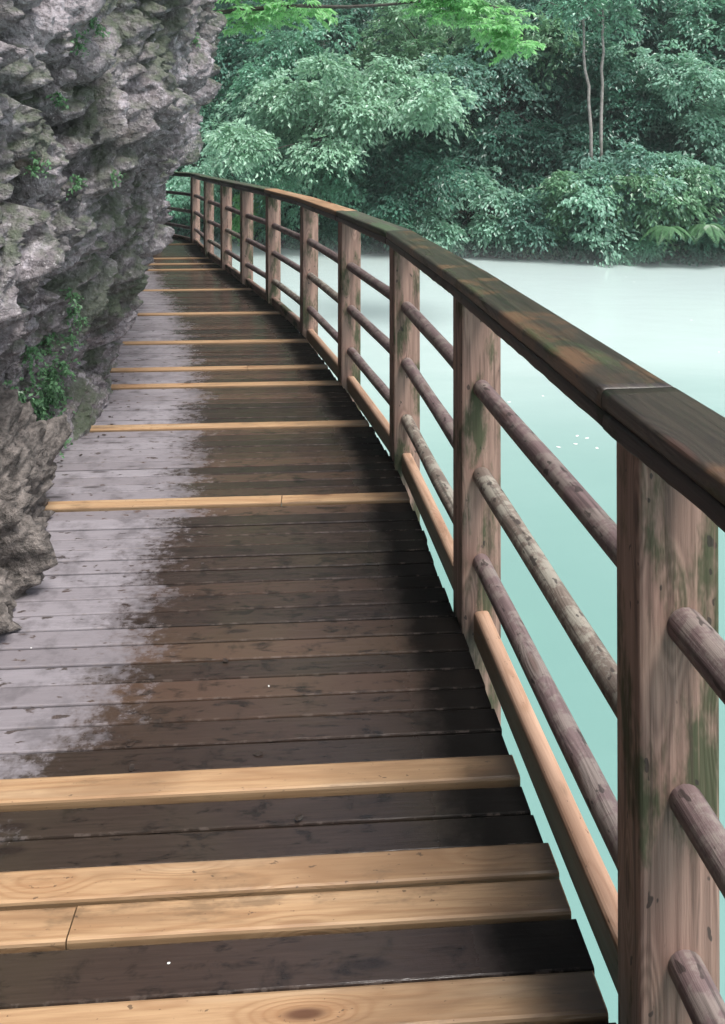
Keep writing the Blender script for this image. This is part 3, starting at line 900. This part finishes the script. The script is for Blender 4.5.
bare_stem(581, -5, 591, 132, 22.3, 5, "slender tree with a bare pale stem bending left towards its top")
bare_stem(604, -8, 601, 130, 22.4, 6, "slender tree with a straight bare pale stem, right one of the pair")

# ferns on the bank
def fern(c, n, L, seed, label, name="fern", mat='l_fern', group="ferns on the far bank", out=(0, -0.6, 0)):
    rg = np.random.default_rng(seed)
    B, D, NR, LN, WD = [], [], [], [], []
    mb = MB()
    for k in range(n):
        a = 2*math.pi*k/n + rg.uniform(-0.3, 0.3)
        dirh = Vector((math.cos(a), math.sin(a)*0.7, 0)) + Vector(out)
        dirh.normalize()
        LL = L*rg.uniform(0.75, 1.15)
        pts = []
        for q in range(15):
            t = q/14
            pts.append(c + dirh*LL*(t*0.8) + Vector((0, 0, LL*(0.55*t - 1.05*t*t))))
        tube_path(mb, pts, 0.008*L, 0.002*L, 5)
        for q in range(1, 14):
            for h in (0.0, 0.5):
                d = (pts[q+1]-pts[q]).normalized()
                s = d.cross(Vector((0, 0, 1))).normalized()
                t = (q+h)/14
                l = LL*0.26*math.sin(math.pi*min(0.97, 0.15+0.85*t))**0.8
                p = pts[q].lerp(pts[q+1], h)
                for sg in (-1, 1):
                    B.append(p); D.append(s*sg + d*0.45 + Vector((0, 0, -0.15))); NR.append(s.cross(d)); LN.append(l); WD.append(l*0.26)
    root = empty(name, c); tag(root, label, "fern", group)
    ar = lambda x: np.array([tuple(v) for v in x])
    link_mesh("frond", leaf_mesh("frond", ar(B), ar(D), ar(NR), np.array(LN), np.array(WD), 0.05), M[mat], root)
    mb.build("stem", M[mat], root)
for k, (px, py, lab) in enumerate([(668, 222, "fern with hanging fronds at the waterline, left one of the two big ones"), (706, 220, "fern with long hanging fronds at the waterline, right one of the two big ones"),
                                   (632, 178, "fern halfway up the far bank above the low shrubs")]):
    fern(at(px, py + (6 if k < 2 else 0), 20.5 if k < 2 else 21.2), 7, 0.9 if k < 2 else 0.7, 40+k, lab)

# ground cover on the slope (nobody could count it)
def build_cover():
    rg = np.random.default_rng(3)
    n = 90000
    xs = rg.uniform(-13, 17, n); dd = rg.uniform(0.05, 1, n)**1.3*11
    P = np.zeros((n, 3))
    for i in range(n):
        y = shore(xs[i]) + dd[i]
        P[i] = (xs[i], y, hill_z(xs[i], y) + rg.random()*0.45)
    for i in range(0, 9000):
        xs[i] = rg.uniform(-9, 17); y = shore(xs[i]) + rg.uniform(-0.45, 0.35)
        P[i] = (xs[i], y, WATER_Z + 0.03 + rg.random()**1.5*0.9)
    D = rg.normal(size=(n, 3)); D[:, 1] -= 0.9; D[:, 2] -= 0.5
    NR = rg.normal(size=(n, 3))*0.5 + np.array([0, -0.7, 0.7])
    ln = rg.uniform(0.10, 0.24, n)
    o = link_mesh("undergrowth", leaf_mesh("undergrowth", P, D, NR, ln, ln*0.5), M['l_dark'])
    tag(o, "dark leafy ground cover over the far hillside", "undergrowth", kind="stuff")
build_cover()

# ------------------------------------------------------------------ branch hanging in from the cliff side
def overhang():
    rg = np.random.default_rng(21)
    y = 13.5
    base = Vector((-6.2, 14.2, 2.6))
    root = empty("overhanging_tree", base)
    tag(root, "tree on the cliff reaching a lime leaved branch over the river at the top", "tree")
    mb = MB()
    fork = at(190, 0, y) + Vector((-0.9, 0.4, 0.1))
    tube_path(mb, wig(base, fork, 5, 0.05, rg), 0.14, 0.07, 9)
    main = [fork, at(205, 14, y), at(250, 9, y), at(300, 6, y), at(345, 7, y), at(385, 5, y-0.3), at(430, 0, y-0.5), at(475, 2, y-0.7), at(515, 12, y-0.8)]
    tube_path(mb, main, 0.05, 0.012, 8)
    B, D, NR, LN, WD = [], [], [], [], []
    for (px, py, sp, n) in [(232, 12, 16, 10), (262, 16, 20, 14), (290, 8, 22, 16), (318, 2, 14, 5), (440, 4, 24, 20), (470, 8, 26, 28), (500, 28, 20, 24), (515, 42, 14, 10), (450, -18, 40, 30), (240, -14, 30, 20), (290, -22, 30, 18)]:
        c = at(px, py, y - 0.5*(px > 400))
        for q in range(int(n*1.7)):
            s = c + Vector((rg.normal()*sp*y/F_PX*0.55, rg.normal()*0.35, rg.normal()*sp*y/F_PX*0.30))
            ax = Vector((rg.normal(), rg.normal()*0.7, -0.15)).normalized()
            tw = wig(s, s + ax*0.34, 3, 0.01, rg)
            tube_path(mb, tw, 0.004, 0.0015, 5)
            for m in range(16):
                t = (m+1)/16
                sd = Vector((-ax.y, ax.x, 0)).normalized()*(1 if m % 2 else -1)
                B.append(s.lerp(s + ax*0.34, t)); D.append(ax*0.6 + sd*0.8 + Vector((0, 0, -0.35)) + Vector(rg.normal(size=3)*0.25))
                NR.append(Vector((rg.normal()*0.3, rg.normal()*0.3 - 0.2, 1))); LN.append(rg.uniform(0.10, 0.17))
    ar = lambda x: np.array([tuple(v) for v in x])
    LN = np.array(LN)
    link_mesh("crown", leaf_mesh("crown", ar(B), ar(D), ar(NR), LN, LN*0.5), M['l_lime'], root)
    mb.build("trunk", M['bark'], root)
overhang()

# ------------------------------------------------------------------ plants on the cliff
def ray(px, py):
    o = Vector((0, 0, EYE)); d = (at(px, py, 10.0) - o).normalized()
    h = CBVH.ray_cast(o, d)
    return (h[0], h[1]) if h[0] is not None else (None, None)

def cliff_plant(pts, name, label, group, leaf, per, seed, mat='l_fern', hang=0.10):
    rg = np.random.default_rng(seed)
    B, D, NR, LN = [], [], [], []
    mb = MB(); first = None
    for (px, py) in pts:
        p, nn = ray(px, py)
        if p is None: continue
        if nn.x < 0: nn = -nn
        if first is None: first = p.copy()
        for q in range(per):
            ax = (nn*0.7 + Vector((rg.normal()*0.5, rg.normal()*0.5, -0.25 + rg.normal()*0.5))).normalized()
            L = hang*rg.uniform(0.5, 1.2)
            a, b = p - nn*0.02, p + ax*L
            mb_pts = [a, a.lerp(b, 0.5) + Vector((0, 0, L*0.12)), b - Vector((0, 0, L*0.15))]
            for m in range(9):
                t = (m+1.5)/10
                c = mb_pts[0].lerp(mb_pts[1], t*2) if t < 0.5 else mb_pts[1].lerp(mb_pts[2], t*2-1)
                B.append(c); v = rg.normal(size=3); D.append(ax*0.5 + Vector(v*0.7) + Vector((0, 0, -0.15)))
                NR.append(Vector((0.5 + rg.normal()*0.3, -0.3 + rg.normal()*0.3, 0.8))); LN.append(leaf*rg.uniform(0.6, 1.25))
    if first is None: return
    ar = lambda x: np.array([tuple(v) for v in x])
    LN = np.array(LN)
    o = link_mesh(name, leaf_mesh(name, ar(B) - np.array(first)[None], ar(D), ar(NR), LN, LN*0.62), M[mat], loc=first)
    tag(o, label, "plant", group)
G = "plants growing on the cliff"
rgp = np.random.default_rng(77)
def blob(cx, cy, sx, sy, n): return [(cx + rgp.normal()*sx, cy + rgp.normal()*sy) for _ in range(n)]
cliff_plant(blob(48, 372, 9, 20, 30) + blob(40, 405, 12, 14, 14), "creeper", "green maidenhair creeper hanging above the boulder", G, 0.022, 5, 1)
cliff_plant(blob(14, 400, 8, 8, 18), "creeper", "green creeper at the left edge above the boulder", G, 0.022, 5, 2)
cliff_plant(blob(52, 440, 5, 9, 8), "creeper", "small creeper tuft low in the gap right of the boulder", G, 0.020, 4, 3)
for k, (px, py, n, lab) in enumerate([(78, 318, 4, "small green tuft under the lower bulge of the rock"), (70, 310, 5, "tiny green tuft beside the lower bulge of the rock"),
        (95, 24, 6, "green tuft near the top of the rock face"), (82, 42, 4, "small green tuft below the top tuft of the rock face"), (58, 96, 4, "small green tuft on the upper left rock"),
        (35, 165, 4, "small green tuft at the left middle of the rock face"), (78, 186, 4, "small green tuft in the middle of the rock face"), (196, 42, 4, "small green tuft on the upper edge of the rock"),
        (72, 296, 4, "green tuft in the dark crevice of the rock"), (115, 178, 3, "tiny green tuft right of the middle tuft on the rock"), (46, 500, 5, "small green tuft where the rock meets the planks")]):
    cliff_plant(blob(px, py, 1.6, 2.0, n), "rock_tuft", lab, G, 0.018, 3, 50+k, hang=0.06)

# ------------------------------------------------------------------ small fallen bits
def bit(name, p, size, mat, label, cat, group, seed):
    rg = np.random.default_rng(seed)
    import bmesh
    bm = bmesh.new()
    n = 7
    a0 = rg.uniform(0, 6.28)
    top, bot = [], []
    for k in range(n):
        a = a0 + 2*math.pi*k/n
        r = size*(0.6 + 0.5*abs(math.cos((a-a0)*0.5)))*rg.uniform(0.8, 1.15)
        top.append(bm.verts.new((r*math.cos(a), 0.6*r*math.sin(a), size*0.06 + size*0.05*math.cos(2*a))))
        bot.append(bm.verts.new((r*math.cos(a)*0.9, 0.54*r*math.sin(a), 0)))
    bm.faces.new(top); bm.faces.new(list(reversed(bot)))
    for k in range(n): bm.faces.new((bot[k], bot[(k+1) % n], top[(k+1) % n], top[k]))
    me = bpy.data.meshes.new(name); bm.to_mesh(me); bm.free()
    o = link_mesh(name, me, mat, loc=p); o.rotation_euler = (0, 0, rg.uniform(0, 6))
    tag(o, label, cat, group)
def deck_pt(px, py, z=0.001):
    y = (EYE - z)*F_PX/(py-148); return Vector(((px-362.5)*y/F_PX, y, z))
for k, (px, py) in enumerate([(31, 648), (169, 963), (269, 686)]):
    bit("petal", deck_pt(px, py), 0.0036, M['petal'], "tiny white fallen petal lying on the wet planks", "petal", "white petals on the boardwalk", 300+k)
for k, (px, py) in enumerate([(131, 768), (258, 754), (226, 660), (478, 768), (300, 818), (130, 744)]):
    bit("dead_leaf", deck_pt(px, py, 0.003), 0.013, M['dead'], "small dark wet leaf scrap stuck to the planks", "dead leaf", "leaf scraps on the boardwalk", 400+k)
rgl = np.random.default_rng(88)
for k in range(26):
    y = float(rgl.uniform(1.9, 5.2))
    hit = CBVH.ray_cast(Vector((0.3, y, 0.02)), Vector((-1, 0, 0)))
    x = (hit[0].x if hit[0] is not None else -1.5) + abs(rgl.normal())*0.10 + 0.03
    bit("dead_leaf", Vector((x, y, 0.002)), float(rgl.uniform(0.008, 0.016)), M['dead'], "small dark dead leaf lying along the foot of the rock", "dead leaf", "dead leaves along the cliff foot", 600+k)
def water_pt(px, py):
    z = WATER_Z + 0.003
    y = (EYE - z)*F_PX/(py-148); return Vector(((px-362.5)*y/F_PX, y, z))
for k, (px, py) in enumerate([(558, 447), (577, 436), (587, 438), (576, 444), (597, 448), (543, 396), (509, 402), (626, 277), (634, 282), (719, 352), (691, 320)]):
    bit("floating_petal", water_pt(px, py), 0.028, M['petal'], "white petal floating on the turquoise water", "petal", "petals floating on the river", 500+k)

# ------------------------------------------------------------------ camera
cam = bpy.data.cameras.new("camera")
cam.sensor_fit = 'AUTO'; cam.sensor_width = 36.0
cam.lens = F_PX*36.0/1024.0
cam.shift_y = -(512-148)/1024.0
cam.clip_start = 0.05; cam.clip_end = 3000
co = bpy.data.objects.new("camera", cam); COL.objects.link(co)
co.location = (0, 0, EYE); co.rotation_euler = (R(90), 0, 0)
scene.camera = co

# ------------------------------------------------------------------ light
EL, AZ = 64.0, 138.0      # azimuth clockwise from straight ahead: the sun stands behind and to the right
w = bpy.data.worlds.new("World"); scene.world = w; w.use_nodes = True
nt = w.node_tree
sky = N(nt, 'ShaderNodeTexSky', sky_type='NISHITA')
sky.sun_disc = False; sky.sun_elevation = R(EL); sky.sun_rotation = R(AZ)
sky.air_density = 1.0; sky.dust_density = 4.0; sky.ozone_density = 1.0
hs = N(nt, 'ShaderNodeHueSaturation', ins={'Saturation': 0.85, 'Color': sky.outputs[0]})
# bright overcast veil added to whiten water and light sides; thickest low in sky
tc = N(nt, 'ShaderNodeTexCoord').outputs['Generated']
ez = N(nt, 'ShaderNodeSeparateXYZ', ins={0: tc}).outputs['Z']
added_veil = mathn(nt, 'MULTIPLY', smooth(nt, ez, 0.75, 0.10), 0.70)
cl = noise_tex(nt, scaled(nt, tc, (2, 2, 5)), 1.0, 4, 0.55)
added_veil = mathn(nt, 'ADD', added_veil, mathn(nt, 'MULTIPLY', mathn(nt, 'SUBTRACT', cl, 0.35), 0.35), clamp=True)
skyc = mix(nt, added_veil, hs.outputs[0], (11.0, 11.9, 12.2))
bg = nt.nodes['Background']; nt.links.new(skyc, bg.inputs[0]); bg.inputs[1].default_value = 0.095
sl = bpy.data.lights.new("sun", 'SUN'); sl.energy = 2.4; sl.angle = R(20); sl.color = (1.0, 0.985, 0.955)
so = bpy.data.objects.new("sun", sl); COL.objects.link(so)
dirv = Vector((math.sin(R(AZ))*math.cos(R(EL)), math.cos(R(AZ))*math.cos(R(EL)), math.sin(R(EL))))
so.rotation_euler = (-dirv).to_track_quat('-Z', 'Y').to_euler()

scene.view_settings.view_transform = 'Standard'
scene.view_settings.look = 'None'
scene.view_settings.exposure = 1.05
scene.view_settings.gamma = 1.0
scene.view_settings.use_curve_mapping = False
scene.cycles.use_denoising = True
scene.cycles.max_bounces = 8
scene.cycles.diffuse_bounces = 4
scene.cycles.glossy_bounces = 4
scene.cycles.transmission_bounces = 4
scene.cycles.sample_clamp_indirect = 4.0

# ------------------------------------------------------------------ river mist: one closed box of even air
def build_haze():
    mb = MB()
    x0, x1, y0, y1, z0, z1 = -140, 140, -140, 140, -9, 52
    me = bpy.data.meshes.new("haze")
    me.from_pydata([(x0,y0,z0),(x1,y0,z0),(x1,y1,z0),(x0,y1,z0),(x0,y0,z1),(x1,y0,z1),(x1,y1,z1),(x0,y1,z1)], [],
                   [(3,2,1,0),(4,5,6,7),(0,1,5,4),(1,2,6,5),(2,3,7,6),(3,0,4,7)])
    m = bpy.data.materials.new("river mist"); m.use_nodes = True
    nt = m.node_tree; nt.nodes.clear()
    out = nt.nodes.new('ShaderNodeOutputMaterial'); v = nt.nodes.new('ShaderNodeVolumePrincipled')
    v.inputs['Color'].default_value = (0.86, 0.95, 0.97, 1); v.inputs['Density'].default_value = 0.0012
    nt.links.new(v.outputs[0], out.inputs['Volume'])
    o = link_mesh("haze", me, m)
    tag(o, "thin pale mist over the river", "haze", kind="stuff")
build_haze()

# low mist lying on the river in front of the far shore
def build_mist():
    x0, x1, y0, y1, z0, z1 = -9, 24, 8.0, 24.2, WATER_Z + 0.01, WATER_Z + 0.9
    me = bpy.data.meshes.new("river_mist")
    me.from_pydata([(x0,y0,z0),(x1,y0,z0),(x1,y1,z0),(x0,y1,z0),(x0,y0,z1),(x1,y0,z1),(x1,y1,z1),(x0,y1,z1)], [],
                   [(3,2,1,0),(4,5,6,7),(0,1,5,4),(1,2,6,5),(2,3,7,6),(3,0,4,7)])
    m = bpy.data.materials.new("low mist"); m.use_nodes = True
    nt = m.node_tree; nt.nodes.clear()
    out = nt.nodes.new('ShaderNodeOutputMaterial'); v = nt.nodes.new('ShaderNodeVolumePrincipled')
    v.inputs['Color'].default_value = (0.9, 0.97, 0.98, 1)
    pos = N(nt, 'ShaderNodeNewGeometry').outputs['Position']
    xyz = N(nt, 'ShaderNodeSeparateXYZ', ins={0: pos})
    hz = smooth(nt, xyz.outputs['Z'], z1 - 0.05, z0 - 0.2)
    yy = smooth(nt, xyz.outputs['Y'], y0, y1 - 3.0)
    nn = smooth(nt, noise_tex(nt, pos, 0.35, 2), 0.3, 0.7)
    d = mathn(nt, 'MULTIPLY', mathn(nt, 'MULTIPLY', hz, yy), mathn(nt, 'ADD', mathn(nt, 'MULTIPLY', nn, 0.05), 0.035))
    nt.links.new(d, v.inputs['Density']); nt.links.new(v.outputs[0], out.inputs['Volume'])
    o = link_mesh("river_mist", me, m)
    tag(o, "low white mist lying on the water in front of the far shore", "mist", kind="stuff")
build_mist()
scene.cycles.volume_step_rate = 2.0
